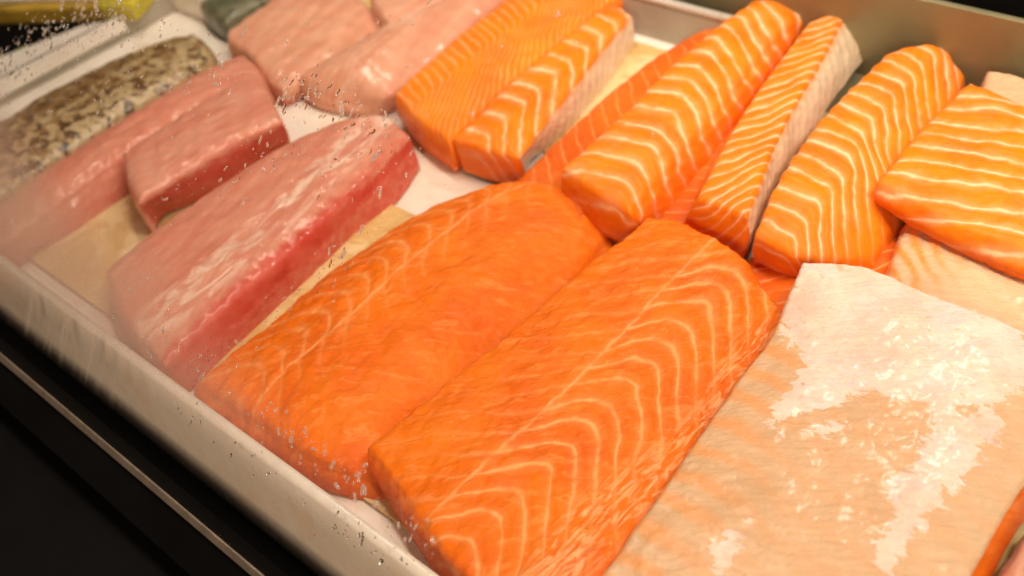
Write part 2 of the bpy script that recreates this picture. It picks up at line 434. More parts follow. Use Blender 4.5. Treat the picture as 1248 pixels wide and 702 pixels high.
# ------------------------------------------------------------------ setting
ground = box('ground', (-1.6, -.9, -.22), (1.5, 1.6, -.17), M_BLACK, bevel=0); tag(ground, kind='structure')
bw = box('wall', (-1.6, 1.25, -.17), (1.5, 1.30, .9), M_BROWN, bevel=0); tag(bw, kind='structure')

# tray: floor, front wall with rolled rim, left wall, rear wall
tray = link(bpy.data.objects.new('fish_tray', None)); tray.location = (-.1, .27, -.014)
tag(tray, 'large white shallow tray under all the fish, with a rolled front rim', 'tray')
def child(o):                                                          # keep world place when parented to the empty
    o.parent = tray; o.location = -Vector(tray.location)
    return o
child(box('tray_floor', (-.592, .004, -.006), (.60, .545, 0), M_TRAY, bevel=.0015))
pf = [(.006, -.004), (.0035, .012), (.001, .030), (.0002, .0348), (-.0018, .0356), (-.0052, .0354), (-.0072, .0335), (-.012, .018), (-.017, -.004), (-.022, -.024), (-.0185, -.026), (-.013, -.006), (-.007, .014), (-.004, .028), (-.0015, .014), (.001, -.004)]
child(extrude_x('front_wall', pf, -.66, .62, M_TRAY, nx=60, wob=.0003))
pb = [(.534, 0), (.542, .031), (.549, .031), (.549, -.006), (.534, -.006)]
M_WALL = plain('grey_side_wall', (.40, .36, .29), .4, metallic=.2, var=.08, scale=20)
child(extrude_x('rear_wall', pb, -.592, .015, M_WALL, nx=2, smooth=False))
pr = [(.541, .0313), (.542, .034), (.544, .0355), (.548, .0355), (.5495, .034), (.550, .0313)]
child(extrude_x('rear_rim', pr, -.592, .015, M_TRAY, nx=2))
child(box('left_wall', (-.598, .004, -.004), (-.592, .534, .024), M_WALL, bevel=.0015))
wp = [(-0.6355,0.1117,0.0220),(-0.6368,0.1667,0.0220),(-0.6127,0.2490,0.0220),(-0.5851,0.2820,0.0220),(-0.5872,0.2434,0.0220),(-0.5865,0.1401,0.0220),(-0.5879,0.0885,0.0220)]
Vw = [(x, y, .024) for x, y, z in wp] + [(x, y, .010) for x, y, z in wp]; kk = len(wp)
child(mesh_obj('left_pale_wedge', Vw, [tuple(range(kk)), tuple(reversed(range(kk, 2*kk)))] + [(a, a+kk, (a+1) % kk+kk, (a+1) % kk) for a in range(kk)], M_TRAY, smooth=False))  # white wedge along the outer left wall, tapering to the rear
child(box('rear_dark_strip', (.02, .50, .0005), (.60, .561, .004), M_METAL, bevel=.001))  # added dark strip; keeps the floor between the rear loins from showing white
panel = box('rear_steel_panel', (-.9, .562, -.02), (.9, .568, .080), M_METAL, bevel=.001)
tag(panel, 'dull olive steel panel standing behind the rear rim of the tray', 'panel')

for nm, lo, hi, lb in (('drip_sheet', (-.47, .022, .001), (.55, .2295, .0032), 'beige absorbent sheet on the tray floor nearest the front rim'),
                       ('drip_sheet', (-.53, .345, .001), (.55, .5195, .0032), 'beige absorbent sheet on the tray floor nearest the rear wall')):
    tag(box(nm, lo, hi, M_SHEET, bevel=.001), lb, 'sheet', 'beige sheets lining the tray floor')

# black front ledge, steel rail under the glass
ledge = box('front_ledge', (-1.2, -.30, -.10), (1.2, -.012, -.028), M_BLACK, bevel=.004)
tag(ledge, 'black ledge running in front of the white tray', 'ledge')
# ------------------------------------------------------------------ salmon
MF = lambda m: {'top': ('flesh', m)}
def ex_b(s, T, dep, sd, V):
    return {'seam': np.where(sd < 0, s, 1.0), 'rib': .8*band(s + .004*np.sin(T*40), .056, .094, .012)*np.where(sd < 0, 1, .3)}
fillet('salmon_fillet', 'broad orange salmon fillet in the front middle with a pale seam and arched fat lines', 'salmon fillet',
       [(0.0672,0.0374,0.0340),(0.0709,0.1108,0.0340),(0.0742,0.2004,0.0340),(0.0784,0.2921,0.0340)], [(0.2769,0.0207,0.0120),(0.2467,0.0903,0.0160),(0.2220,0.1859,0.0180),(0.2016,0.2659,0.0220)],
       [(0.0672,0.0374,0.0340),(0.1167,0.0239,0.0340),(0.1675,0.0101,0.0340),(0.2234,0.0088,0.0300),(0.2769,0.0207,0.0120)], [(0.0784,0.2921,0.0340),(0.1155,0.2969,0.0350),(0.1585,0.2874,0.0330),(0.2016,0.2659,0.0220)],
       MF(M_SALMON), [(0.1341,0.0355,0.0350),(0.1373,0.1401,0.0350),(0.1314,0.2849,0.0350)],
       [(-.066,-.080),(-.03,-.050),(0,-.026),(.006,-.018),(.017,-.004),(.030,.001),(.041,-.010),(.053,-.028),(.075,-.062),(.1,-.09)], .0192,
       base={'front': (.004, .002), 'left': (.001, .001)}, crown=.003, step=.0010, lump=.0022, relief=.0013, seed=1, extra=ex_b,
       fatfun=lambda s, T: np.where(s > 0, 1.0 - .6*np.clip((s-.05)/.02,0,1), np.clip(.42+s*6, .12, .42))*np.clip((.262-T)/.03, .25, 1))
def ex_a(s, T, dep, sd, V):
    return {'seam': np.where(sd < 0, s, 1.0)}
fillet('salmon_fillet', 'smooth orange salmon fillet with short chevrons along its left edge, beside the red-banded pink loin', 'salmon fillet',
       [(-0.0835,0.0156,0.0160),(-0.0909,0.0828,0.0120),(-0.0939,0.1630,0.0120),(-0.0850,0.2314,0.0120),(-0.0521,0.2818,0.0160)], [(0.0783,0.0341,0.0100),(0.0615,0.1368,0.0070),(0.0573,0.2246,0.0070),(0.0458,0.2962,0.0070)],
       [(-0.0835,0.0156,0.0160),(-0.0215,0.0140,0.0200),(0.0424,0.0178,0.0220),(0.0790,0.0337,0.0110)], [(-0.0521,0.2818,0.0160),(-0.0240,0.2960,0.0200),(0.0109,0.3059,0.0150),(0.0458,0.2962,0.0070)],
       MF(M_SALMON), [(-0.0205,0.0138,0.0300),(-0.0253,0.0521,0.0300),(-0.0266,0.0946,0.0300),(-0.0346,0.1716,0.0300),(-0.0331,0.2276,0.0300),(-0.0246,0.2790,0.0300)],
       [(-.040,-.010),(-.028,0),(-.015,-.001),(-.006,-.010),(0,-.019),(.02,-.04),(.05,-.05)], .0200,
       base={'left': (.002, .003), 'front': (.006, .001)}, crown=.0150, cp=(2.8, 9), step=.0011, lump=.0024, relief=.0012, seed=2, extra=ex_a,
       fatfun=lambda s, T: np.where(s < 0, .62, np.clip(.5-s*18, .06, .5)))
fillet('salmon_fillet', 'salmon piece with fine steep lines touching the left side of a white banded loin', 'salmon fillet',
       [(-0.2015,0.3148,0.0340),(-0.2157,0.3935,0.0340),(-0.2248,0.4631,0.0340),(-0.2371,0.5853,0.0340)], [(-0.1087,0.2867,0.0340),(-0.1236,0.3731,0.0340),(-0.1293,0.4493,0.0340),(-0.1347,0.5196,0.0340),(-0.1370,0.5975,0.0340)],
       [(-0.2015,0.3148,0.0340),(-0.1575,0.2972,0.0340),(-0.1087,0.2867,0.0340)], [(-0.2371,0.5853,0.0340),(-0.1865,0.5988,0.0340),(-0.1370,0.5975,0.0340)],
       MF(M_SALMON_LOIN), [(-0.1117,0.2872,0.0350),(-0.1321,0.5104,0.0350)], [(-.09,.12),(-.055,.10),(-.02,.022),(.02,-.05)], .0105,
       base={'all': (.000, .002)}, crown=.003, seed=3, lump=.0008, group='salmon loins in the second row',
       fatfun=lambda s, T: .42+0*s)
fillet('salmon_loin', 'salmon loin with wide pale bands and silver skin side, in the second row', 'salmon loin',
       [(-0.1058,0.2889,0.0360),(-0.1194,0.3689,0.0360),(-0.1255,0.4396,0.0360),(-0.1290,0.5066,0.0360)], [(-0.0459,0.2978,0.0350),(-0.0658,0.3710,0.0350),(-0.0850,0.4460,0.0350),(-0.1007,0.5113,0.0350)],
       [(-0.1058,0.2889,0.0360),(-0.0735,0.2911,0.0360),(-0.0448,0.2968,0.0360)], [(-0.1290,0.5066,0.0360),(-0.1175,0.5156,0.0360),(-0.0995,0.5098,0.0360)],
       {'top': ('flesh', M_SALMON_LOIN), 'right': ('skin', M_STRIP)}, [(-0.1094,0.2924,0.0350),(-0.1321,0.5104,0.0350)],
       [(-.025,-.006),(0,-.001),(.005,0),(.028,-.003),(.036,-.014),(.044,-.030),(.07,-.07)], .0235,
       base={'all': (-.002, .003), 'right': [(-0.0644,0.3241,0.0040),(-0.0690,0.3851,0.0030),(-0.0829,0.4535,0.0020),(-0.1010,0.5139,0.0010)]}, crown=.003, seed=4, lump=.0012, groove=.0005,
       group='salmon loins in the second row', bulge=.001)
fillet('salmon_fillet', 'narrow low salmon piece showing along the left side of the tall banded loin', 'salmon fillet',
       [(-0.0444,0.2869,0.0180),(-0.0544,0.3719,0.0180),(-0.0574,0.4749,0.0180),(-0.0456,0.5556,0.0180)], [(0.0284,0.2762,0.0240),(0.0222,0.3674,0.0240),(0.0138,0.4673,0.0240),(0.0085,0.5678,0.0240)],
       [(-0.0424,0.2850,0.0200),(-0.0163,0.2889,0.0200),(0.0249,0.2799,0.0200)], [(-0.0436,0.5527,0.0200),(-0.0239,0.5674,0.0200),(0.0048,0.5740,0.0200)],
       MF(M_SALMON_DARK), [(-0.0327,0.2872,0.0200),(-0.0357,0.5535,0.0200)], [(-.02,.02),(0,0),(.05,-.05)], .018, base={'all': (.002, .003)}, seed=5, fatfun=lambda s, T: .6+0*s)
fillet('salmon_loin', 'tall salmon loin with chevron bands, left of the one with a grey skin side', 'salmon loin',
       [(0.0018,0.2927,0.0460),(-0.0001,0.3538,0.0460),(-0.0077,0.4264,0.0460),(-0.0123,0.4951,0.0460),(-0.0089,0.5694,0.0460)], [(0.0706,0.2827,0.0400),(0.0620,0.3526,0.0400),(0.0507,0.4293,0.0400),(0.0365,0.5131,0.0400),(0.0358,0.5668,0.0420)],
       [(0.0008,0.2937,0.0450),(0.0358,0.2857,0.0440),(0.0706,0.2827,0.0400)], [(-0.0089,0.5694,0.0460),(0.0117,0.5746,0.0460),(0.0358,0.5668,0.0420)],
       MF(M_SALMON_LOIN), [(0.0655,0.2966,0.0450),(-0.0091,0.5634,0.0450)], [(-.065,-.003),(-.045,.001),(-.008,-.001),(.006,-.016),(.020,-.036),(.045,-.055),(.08,-.12)], .0215,
       base={'all': (.000, .006), 'right': [(0.0763,0.3143,0.0120),(0.0625,0.4054,0.0120),(0.0482,0.4876,0.0140),(0.0288,0.5911,0.0160)]}, crown=.004, bulge=.003, seed=6, lump=.0014, groove=.0005,
       group='banded salmon loins at the rear')
fillet('salmon_loin', 'leaning salmon loin with its pale grey skin side facing right', 'salmon loin',
       [(0.1037,0.3127,0.0460),(0.0788,0.3985,0.0460),(0.0619,0.4801,0.0460),(0.0498,0.5491,0.0460)], [(0.1450,0.3113,0.0480),(0.1138,0.4043,0.0480),(0.0894,0.5018,0.0480),(0.0702,0.5762,0.0480)],
       [(0.1037,0.3127,0.0460),(0.1258,0.3127,0.0460),(0.1436,0.3134,0.0460)], [(0.0516,0.5460,0.0480),(0.0598,0.5635,0.0480),(0.0714,0.5768,0.0480)],
       {'top': ('flesh', M_SALMON_LOIN), 'right': ('skin', M_STRIP)}, [(0.1024,0.3145,0.0450),(0.0489,0.5507,0.0450)],
       [(-.01,-.008),(-.004,-.005),(.015,.008),(.028,.029),(.045,.055)], .0145,
       base={'all': (.002, .008), 'left': (.014, .004), 'front': [(0.0899,0.3112,0.0140),(0.1186,0.3069,0.0120),(0.1473,0.3049,0.0120)], 'right': [(0.1454,0.3118,0.0220),(0.1236,0.3851,0.0200),(0.1016,0.5043,0.0180),(0.0885,0.5862,0.0140)]},
       crown=.002, bulge=.002, seed=7, lump=.0012, groove=.0004, group='banded salmon loins at the rear')
def fat_f(s, T): return 1.0 - .75*np.clip((s-.016)/.016, 0, 1)
fillet('salmon_loin', 'thick rounded salmon loin with bold white chevrons, right of the grey skin side', 'salmon loin',
       [(0.1567,0.3016,0.0440),(0.1420,0.3528,0.0500),(0.1305,0.4413,0.0520),(0.1285,0.5321,0.0500)], [(0.2204,0.3387,0.0240),(0.2153,0.3875,0.0260),(0.2023,0.4651,0.0280),(0.1798,0.5533,0.0320)],
       [(0.1567,0.3016,0.0440),(0.1782,0.3007,0.0420),(0.2016,0.3106,0.0360),(0.2204,0.3387,0.0240)], [(0.1285,0.5321,0.0500),(0.1429,0.5505,0.0500),(0.1566,0.5638,0.0440),(0.1798,0.5533,0.0320)],
       MF(M_SALMON_LOIN), [(0.1794,0.3178,0.0500),(0.1747,0.3860,0.0500),(0.1637,0.4214,0.0500),(0.1586,0.5215,0.0500)],
       [(-.05,.022),(-.032,.010),(-.014,.003),(.001,0),(.010,-.018),(.021,-.038),(.045,-.078)], .0168,
       base={'all': (.001, .008), 'front': [(0.1549,0.3098,0.0120),(0.1834,0.3086,0.0120),(0.2073,0.3183,0.0120),(0.2218,0.3444,0.0120)]}, crown=.005, cp=(3, 6), bulge=.0015, seed=8, lump=.0014, groove=.0005,
       fatfun=fat_f, group='banded salmon loins at the rear')
fillet('salmon_loin', 'salmon slab with level pale bands lying on top at the right edge', 'salmon loin',
       [(0.2018,0.3759,0.0560),(0.1974,0.4385,0.0560),(0.2001,0.5114,0.0560)], [(0.3496,0.3505,0.0560),(0.3235,0.4208,0.0560),(0.2956,0.4891,0.0560)],
       [(0.2013,0.3772,0.0550),(0.2325,0.3671,0.0550),(0.2597,0.3600,0.0550),(0.2817,0.3582,0.0550),(0.3048,0.3551,0.0550),(0.3494,0.3517,0.0550)], [(0.2001,0.5114,0.0560),(0.2416,0.5020,0.0560),(0.2956,0.4891,0.0560)],
       MF(M_SALMON_LOIN), [(0.2017,0.3764,0.0550),(0.1995,0.5129,0.0550)], [(-.02,-.006),(0,0),(.025,.005),(.070,.014),(.1,.020)], .0175,
       base={'all': (-.002, .036), 'front': (.002, .040)}, crown=.003, bulge=.002, seed=9, lump=.0018, groove=.0005, group='banded salmon loins at the rear')
fillet('fish_piece', 'small pale beige skin piece behind the top right salmon slab', 'fish piece',
       [(0.2081,0.5119,0.0480),(0.1984,0.5440,0.0480)], [(0.2834,0.4847,0.0480),(0.2618,0.5402,0.0480)], [(0.2081,0.5119,0.0480),(0.2442,0.4989,0.0480),(0.2834,0.4847,0.0480)], [(0.1984,0.5440,0.0480),(0.2258,0.5424,0.0480),(0.2618,0.5402,0.0480)],
       MF(M_BELLY), [(0.2081,0.5119,0.0480),(0.1984,0.5440,0.0480)], [(-.02,0),(.1,.0)], .02, base={'all': (.001, .02)}, seed=10, fatfun=lambda s, T: 0*s,
       extra=lambda s, T, d, sd, V: {'patch': s*0-.03+.02*(s > .03), 'grey': s*0})
fillet('salmon_fillet', 'salmon slice with orange stripes fading to beige, under the top right slab', 'salmon fillet',
       [(0.2396,0.3156,0.0320),(0.2292,0.3503,0.0320),(0.2217,0.3826,0.0320)], [(0.3679,0.2957,0.0360),(0.3556,0.3399,0.0360),(0.3400,0.3875,0.0360)], [(0.2396,0.3156,0.0320),(0.2716,0.3060,0.0320),(0.3081,0.3015,0.0320),(0.3672,0.2996,0.0320)], [(0.2222,0.3815,0.0330),(0.2557,0.3941,0.0330),(0.2980,0.3919,0.0330),(0.3393,0.3911,0.0330)],
       MF(M_BELLY), [(0.2274,0.3519,0.0300),(0.2289,0.3820,0.0300)], [(-.02,.026),(-.001,.024),(.018,.0036),(.031,-.013),(.06,-.04),(.1,-.06)], .0155, base={'all': (.001, .012)}, seed=11,
       fatfun=lambda s, T: np.clip(1.0-(s-.022)/.03, .12, 1.0), extra=lambda s, T, d, sd, V: {'patch': s*0-.05, 'grey': np.clip((s-.03)/.04, 0, 1)})
fillet('salmon_fillet', 'low dark salmon piece almost hidden under the rounded loin, behind the pale belly fillet', 'salmon fillet',
       [(0.1657,0.2638,0.0120),(0.1446,0.3131,0.0120)], [(0.2546,0.3282,0.0160),(0.2237,0.4073,0.0160)], [(0.1657,0.2638,0.0120),(0.2183,0.2787,0.0120),(0.2530,0.3322,0.0120)], [(0.1458,0.3111,0.0140),(0.1805,0.3549,0.0140),(0.2228,0.4097,0.0140)],
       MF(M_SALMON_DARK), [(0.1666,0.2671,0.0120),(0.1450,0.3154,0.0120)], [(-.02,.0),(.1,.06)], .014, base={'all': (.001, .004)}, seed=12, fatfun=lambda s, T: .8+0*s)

fillet('salmon_fillet', 'dark orange filler in the gap left of the leaning loin', 'salmon fillet',  # added filler over the white floor, standing in for the loin's side flesh
       [(0.0738,0.2795,0.0160),(0.0577,0.3590,0.0160),(0.0344,0.5073,0.0160)], [(0.1213,0.3051,0.0160),(0.1012,0.3734,0.0160),(0.0463,0.5573,0.0160)], [(0.0738,0.2795,0.0160),(0.1213,0.3051,0.0160)], [(0.0344,0.5073,0.0160),(0.0463,0.5573,0.0160)],
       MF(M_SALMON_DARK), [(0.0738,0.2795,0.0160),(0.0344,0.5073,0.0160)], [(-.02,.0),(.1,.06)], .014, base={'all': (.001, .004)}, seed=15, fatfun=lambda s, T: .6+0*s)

# the big pale belly fillet
PATCHES = [[(0.1885,0.2997,0.0500),(0.2184,0.3139,0.0500),(0.2557,0.3134,0.0500),(0.2910,0.3124,0.0500),(0.3281,0.3125,0.0500),(0.3474,0.2662,0.0500),(0.3346,0.2368,0.0500),(0.3060,0.2226,0.0500),(0.2823,0.2148,0.0500),(0.2638,0.1880,0.0500),(0.2465,0.1678,0.0500),(0.2415,0.1798,0.0500),(0.2433,0.1991,0.0500),(0.2368,0.2211,0.0500),(0.2180,0.2322,0.0500),(0.2096,0.2389,0.0500)],
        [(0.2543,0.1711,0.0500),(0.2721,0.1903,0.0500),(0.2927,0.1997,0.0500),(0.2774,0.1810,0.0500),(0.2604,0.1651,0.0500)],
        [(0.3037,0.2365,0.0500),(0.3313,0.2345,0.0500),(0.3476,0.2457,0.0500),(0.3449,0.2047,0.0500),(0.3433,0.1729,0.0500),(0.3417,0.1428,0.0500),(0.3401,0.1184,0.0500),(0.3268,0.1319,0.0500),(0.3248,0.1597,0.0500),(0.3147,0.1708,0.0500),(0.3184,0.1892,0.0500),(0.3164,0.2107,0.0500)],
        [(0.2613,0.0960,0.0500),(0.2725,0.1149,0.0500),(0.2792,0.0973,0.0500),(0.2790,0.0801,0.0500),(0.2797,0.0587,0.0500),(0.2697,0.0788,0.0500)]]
def poly_in(P, x, y):
    """signed distance to a polygon, positive inside"""
    P = np.array(P)[:, :2]; d = np.full(x.shape, 1e9); ins = np.zeros(x.shape, bool)
    for i in range(len(P)):
        a, b = P[i], P[(i+1) % len(P)]; e = b-a
        t = np.clip(((x-a[0])*e[0]+(y-a[1])*e[1])/(e@e), 0, 1)
        d = np.minimum(d, np.hypot(x-a[0]-e[0]*t, y-a[1]-e[1]*t))
        c = ((a[1] > y) != (b[1] > y)) & (x < (b[0]-a[0])*(y-a[1])/(b[1]-a[1]+1e-12)+a[0]); ins ^= c
    return np.where(ins, d, -d)
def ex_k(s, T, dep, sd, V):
    f = np.max([poly_in(p, V[:,0], V[:,1]) for p in PATCHES], 0)
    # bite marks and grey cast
    return {'patch': np.clip(f, -.03, .012) - .002, 'grey': np.clip((s-.10)/.06, 0, 1)}
fillet('belly_fillet', 'large pale salmon fillet, skin up with torn-edged pale patches, at the lower right', 'salmon fillet',
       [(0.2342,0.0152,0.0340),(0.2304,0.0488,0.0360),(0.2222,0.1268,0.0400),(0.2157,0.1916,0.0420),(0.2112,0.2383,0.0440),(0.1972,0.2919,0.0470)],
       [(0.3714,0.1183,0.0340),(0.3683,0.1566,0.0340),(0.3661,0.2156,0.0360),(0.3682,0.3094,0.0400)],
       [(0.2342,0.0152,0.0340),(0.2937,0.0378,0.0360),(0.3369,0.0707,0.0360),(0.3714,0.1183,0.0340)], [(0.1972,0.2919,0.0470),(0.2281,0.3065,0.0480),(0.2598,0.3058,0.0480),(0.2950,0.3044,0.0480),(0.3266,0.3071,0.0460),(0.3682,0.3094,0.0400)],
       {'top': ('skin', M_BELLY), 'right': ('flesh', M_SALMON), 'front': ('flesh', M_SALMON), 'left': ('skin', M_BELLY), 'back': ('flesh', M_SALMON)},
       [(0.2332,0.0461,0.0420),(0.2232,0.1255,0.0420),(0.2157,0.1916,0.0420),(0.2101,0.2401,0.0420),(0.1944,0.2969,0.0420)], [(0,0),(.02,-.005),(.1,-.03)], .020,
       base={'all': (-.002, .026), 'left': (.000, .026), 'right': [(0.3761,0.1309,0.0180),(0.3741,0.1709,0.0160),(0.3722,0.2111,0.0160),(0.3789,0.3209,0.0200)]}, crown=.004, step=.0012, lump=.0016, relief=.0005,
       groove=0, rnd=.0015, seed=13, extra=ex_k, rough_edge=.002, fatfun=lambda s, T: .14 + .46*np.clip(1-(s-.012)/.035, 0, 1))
fillet('fish_piece', 'pink fish piece just entering the bottom right corner', 'fish piece',
       [(0.3796,0.1332,0.0220),(0.3778,0.1632,0.0220),(0.3763,0.2038,0.0220)], [(0.4251,0.1523,0.0220),(0.4125,0.1955,0.0220)], [(0.3796,0.1332,0.0220),(0.4251,0.1523,0.0220)], [(0.3763,0.2038,0.0220),(0.4125,0.1955,0.0220)],
       MF(M_PINK_PALE), [(0.3796,0.1332,0.0220),(0.3763,0.2038,0.0220)], [(-.02,0),(.1,0)], .02, base={'all': (.002, .003)}, seed=14,
       extra=lambda s, T, d, sd, V: {'red': s*0, 'pale': s*0+.3})

# ------------------------------------------------------------------ amberjack
def pk(red, pale):
    return lambda s, T, d, sd, V: {'red': red(s, T, d), 'pale': pale(s, T, d)}
fillet('amberjack_loin', 'pink loin with a pale streak and a red band along its right side', 'fish loin',
       [(-0.2231,0.0383,0.0310),(-0.2310,0.0888,0.0310),(-0.2333,0.1370,0.0310),(-0.2304,0.2098,0.0310),(-0.2183,0.2530,0.0310),(-0.2065,0.2720,0.0310)], [(-0.0980,0.0061,0.0320),(-0.1075,0.0743,0.0320),(-0.1180,0.1505,0.0320),(-0.1333,0.2220,0.0320),(-0.1467,0.2786,0.0320)],
       [(-0.2231,0.0383,0.0310),(-0.1656,0.0172,0.0310),(-0.0992,0.0065,0.0310)], [(-0.2065,0.2720,0.0310),(-0.1866,0.2874,0.0310),(-0.1480,0.2796,0.0310)],
       MF(M_PINK), [(-0.1007,0.0079,0.0320),(-0.1088,0.0754,0.0320),(-0.1187,0.1512,0.0320),(-0.1349,0.2235,0.0320),(-0.1482,0.2791,0.0320)], [(-.1,-.05),(0,0),(.05,.02)], .02,
       base={'all': (.004, .001), 'right': [(-0.0958,0.0195,0.0010),(-0.1082,0.1001,0.0010),(-0.1209,0.1836,0.0010),(-0.1242,0.2323,0.0010),(-0.1396,0.2770,0.0010)]}, crown=.005, cp=(5, 8), seed=20, lump=.0018, relief=.0005, groove=.0002, bulge=.001,
       extra=pk(lambda s, T, d: np.clip(1-np.abs(s+.001)/.013, 0, 1)*(.55+.75*np.clip(1-np.abs(T-.10)/.12,0,1))+ .66*np.clip((s-.001)/.004,0,1), lambda s, T, d: band(s, -.055, -.010, .012)))
fillet('amberjack_block', 'pink block with a bright red cut side, leaning on the long pink loin at left', 'fish block',
       [(-0.3329,0.1277,0.0400),(-0.3375,0.1856,0.0400),(-0.3375,0.2505,0.0400)], [(-0.2600,0.0953,0.0400),(-0.2597,0.1396,0.0400),(-0.2585,0.1880,0.0400),(-0.2483,0.2303,0.0400)],
       [(-0.3329,0.1277,0.0400),(-0.2981,0.1093,0.0400),(-0.2600,0.0953,0.0400)], [(-0.3375,0.2505,0.0400),(-0.3192,0.2604,0.0400),(-0.2839,0.2472,0.0400),(-0.2483,0.2303,0.0400)],
       MF(M_PINK), [(-0.2600,0.0953,0.0400),(-0.2597,0.1396,0.0400),(-0.2585,0.1880,0.0400),(-0.2483,0.2303,0.0400)], [(-.1,.06),(0,0),(.05,-.02)], .022,
       base={'all': (-.001, .004), 'right': [(-0.2780,0.1127,0.0060),(-0.2640,0.1591,0.0060),(-0.2619,0.2324,0.0060)]}, crown=.003, seed=21, lump=.0012, groove=.0003,
       extra=pk(lambda s, T, d: np.clip((s+.006)/.012, 0, 1)*.80, lambda s, T, d: s*0+.15))
fillet('amberjack_loin', 'long pink loin reaching the left edge of the picture, beside the speckled fish', 'fish loin',
       [(-0.3690,-0.0209,0.0300),(-0.3867,0.0644,0.0300),(-0.3967,0.1623,0.0300),(-0.3998,0.2478,0.0300),(-0.3909,0.2949,0.0300)], [(-0.3210,-0.0384,0.0280),(-0.3341,0.0536,0.0280),(-0.3460,0.1314,0.0280),(-0.3406,0.2046,0.0280),(-0.3146,0.2634,0.0280)],
       [(-0.3690,-0.0209,0.0300),(-0.3514,-0.0328,0.0300),(-0.3177,-0.0389,0.0300)], [(-0.3909,0.2949,0.0300),(-0.3564,0.2838,0.0300),(-0.3114,0.2616,0.0300)],
       MF(M_PINK), [(-0.3210,-0.0384,0.0280),(-0.3341,0.0536,0.0280),(-0.3460,0.1314,0.0280),(-0.3406,0.2046,0.0280),(-0.3146,0.2634,0.0280)], [(-.1,.02),(0,0),(.05,-.02)], .02,
       base={'all': (.001, .001), 'right': [(-0.3322,-0.0403,0.0010),(-0.3334,0.0250,0.0010),(-0.3298,0.0610,0.0010),(-0.3319,0.1102,0.0010),(-0.3332,0.2432,0.0010)]}, crown=.006, cp=(2.5, 8), seed=22, lump=.0015, bulge=.003,
       extra=pk(lambda s, T, d: np.clip((s+.012)/.03, 0, 1)*.5, lambda s, T, d: s*0))
fillet('amberjack_slab', 'broad pale pink slab at the top edge, in front of the dark-skinned piece', 'fish slab',
       [(-0.4490,0.3173,0.0260),(-0.4608,0.3851,0.0260),(-0.4719,0.4386,0.0260)], [(-0.3203,0.2814,0.0180),(-0.3179,0.3268,0.0180),(-0.3248,0.4107,0.0180)], [(-0.4604,0.3234,0.0200),(-0.4403,0.3124,0.0200),(-0.3933,0.3027,0.0200),(-0.3439,0.2836,0.0200),(-0.3171,0.2795,0.0200)], [(-0.4797,0.4437,0.0220),(-0.4217,0.4396,0.0220),(-0.3700,0.4305,0.0220),(-0.3184,0.4060,0.0220)],
       MF(M_PINK_PALE), [(-0.2755,0.2557,0.0320),(-0.3023,0.3940,0.0320)], [(-.1,0),(.05,0)], .02, base={'all': (.001, .001)}, crown=.004, seed=23, lump=.0016,
       extra=pk(lambda s, T, d: np.clip(d/.01, 0, 1)*.6, lambda s, T, d: s*0))
fillet('amberjack_piece', 'small pale pink piece at the top edge, between broad slab and rounded loin', 'fish piece',
       [(-0.3508,0.4222,0.0340),(-0.3654,0.4870,0.0340)], [(-0.2990,0.3968,0.0340),(-0.2756,0.4662,0.0340),(-0.2626,0.5163,0.0340)], [(-0.3508,0.4222,0.0340),(-0.3253,0.4097,0.0340),(-0.2990,0.3968,0.0340)], [(-0.3654,0.4870,0.0340),(-0.3188,0.5050,0.0340),(-0.2626,0.5163,0.0340)],
       MF(M_PINK_PALE), [(-0.2990,0.3968,0.0340),(-0.2756,0.4662,0.0340)], [(-.1,0),(.05,0)], .02, base={'all': (.001, .001)}, crown=.003, seed=24,
       extra=pk(lambda s, T, d: s*0, lambda s, T, d: s*0))
fillet('amberjack_loin', 'rounded greyish pink loin at the top, left of the fine-lined salmon', 'fish loin',
       [(-0.3161,0.3002,0.0260),(-0.3030,0.3519,0.0320),(-0.2997,0.3937,0.0320),(-0.2715,0.4671,0.0320),(-0.2638,0.5053,0.0320)], [(-0.2482,0.3040,0.0140),(-0.2189,0.3267,0.0220),(-0.2239,0.3998,0.0260),(-0.2372,0.4911,0.0260),(-0.2391,0.5486,0.0260)],
       [(-0.3161,0.3002,0.0260),(-0.2863,0.2964,0.0200),(-0.2482,0.3040,0.0140)], [(-0.2668,0.5081,0.0300),(-0.2582,0.5346,0.0300),(-0.2333,0.5426,0.0300)],
       MF(M_PINK_PALE), [(-0.2146,0.2790,0.0300),(-0.2077,0.3185,0.0300),(-0.2314,0.4856,0.0300)], [(-.1,0),(.05,0)], .02, base={'all': (.002, .001), 'right': [(-0.2340,0.3066,0.0010),(-0.2259,0.3333,0.0010),(-0.2428,0.4316,0.0010),(-0.2592,0.5420,0.0010),(-0.2612,0.6088,0.0010)]}, crown=.011, cp=(2.2, 6), bulge=.003, seed=25, lump=.0012,
       extra=pk(lambda s, T, d: .30*band(s, -.050, -.020, .010), lambda s, T, d: .5*band(s, -.075, -.045, .01)))

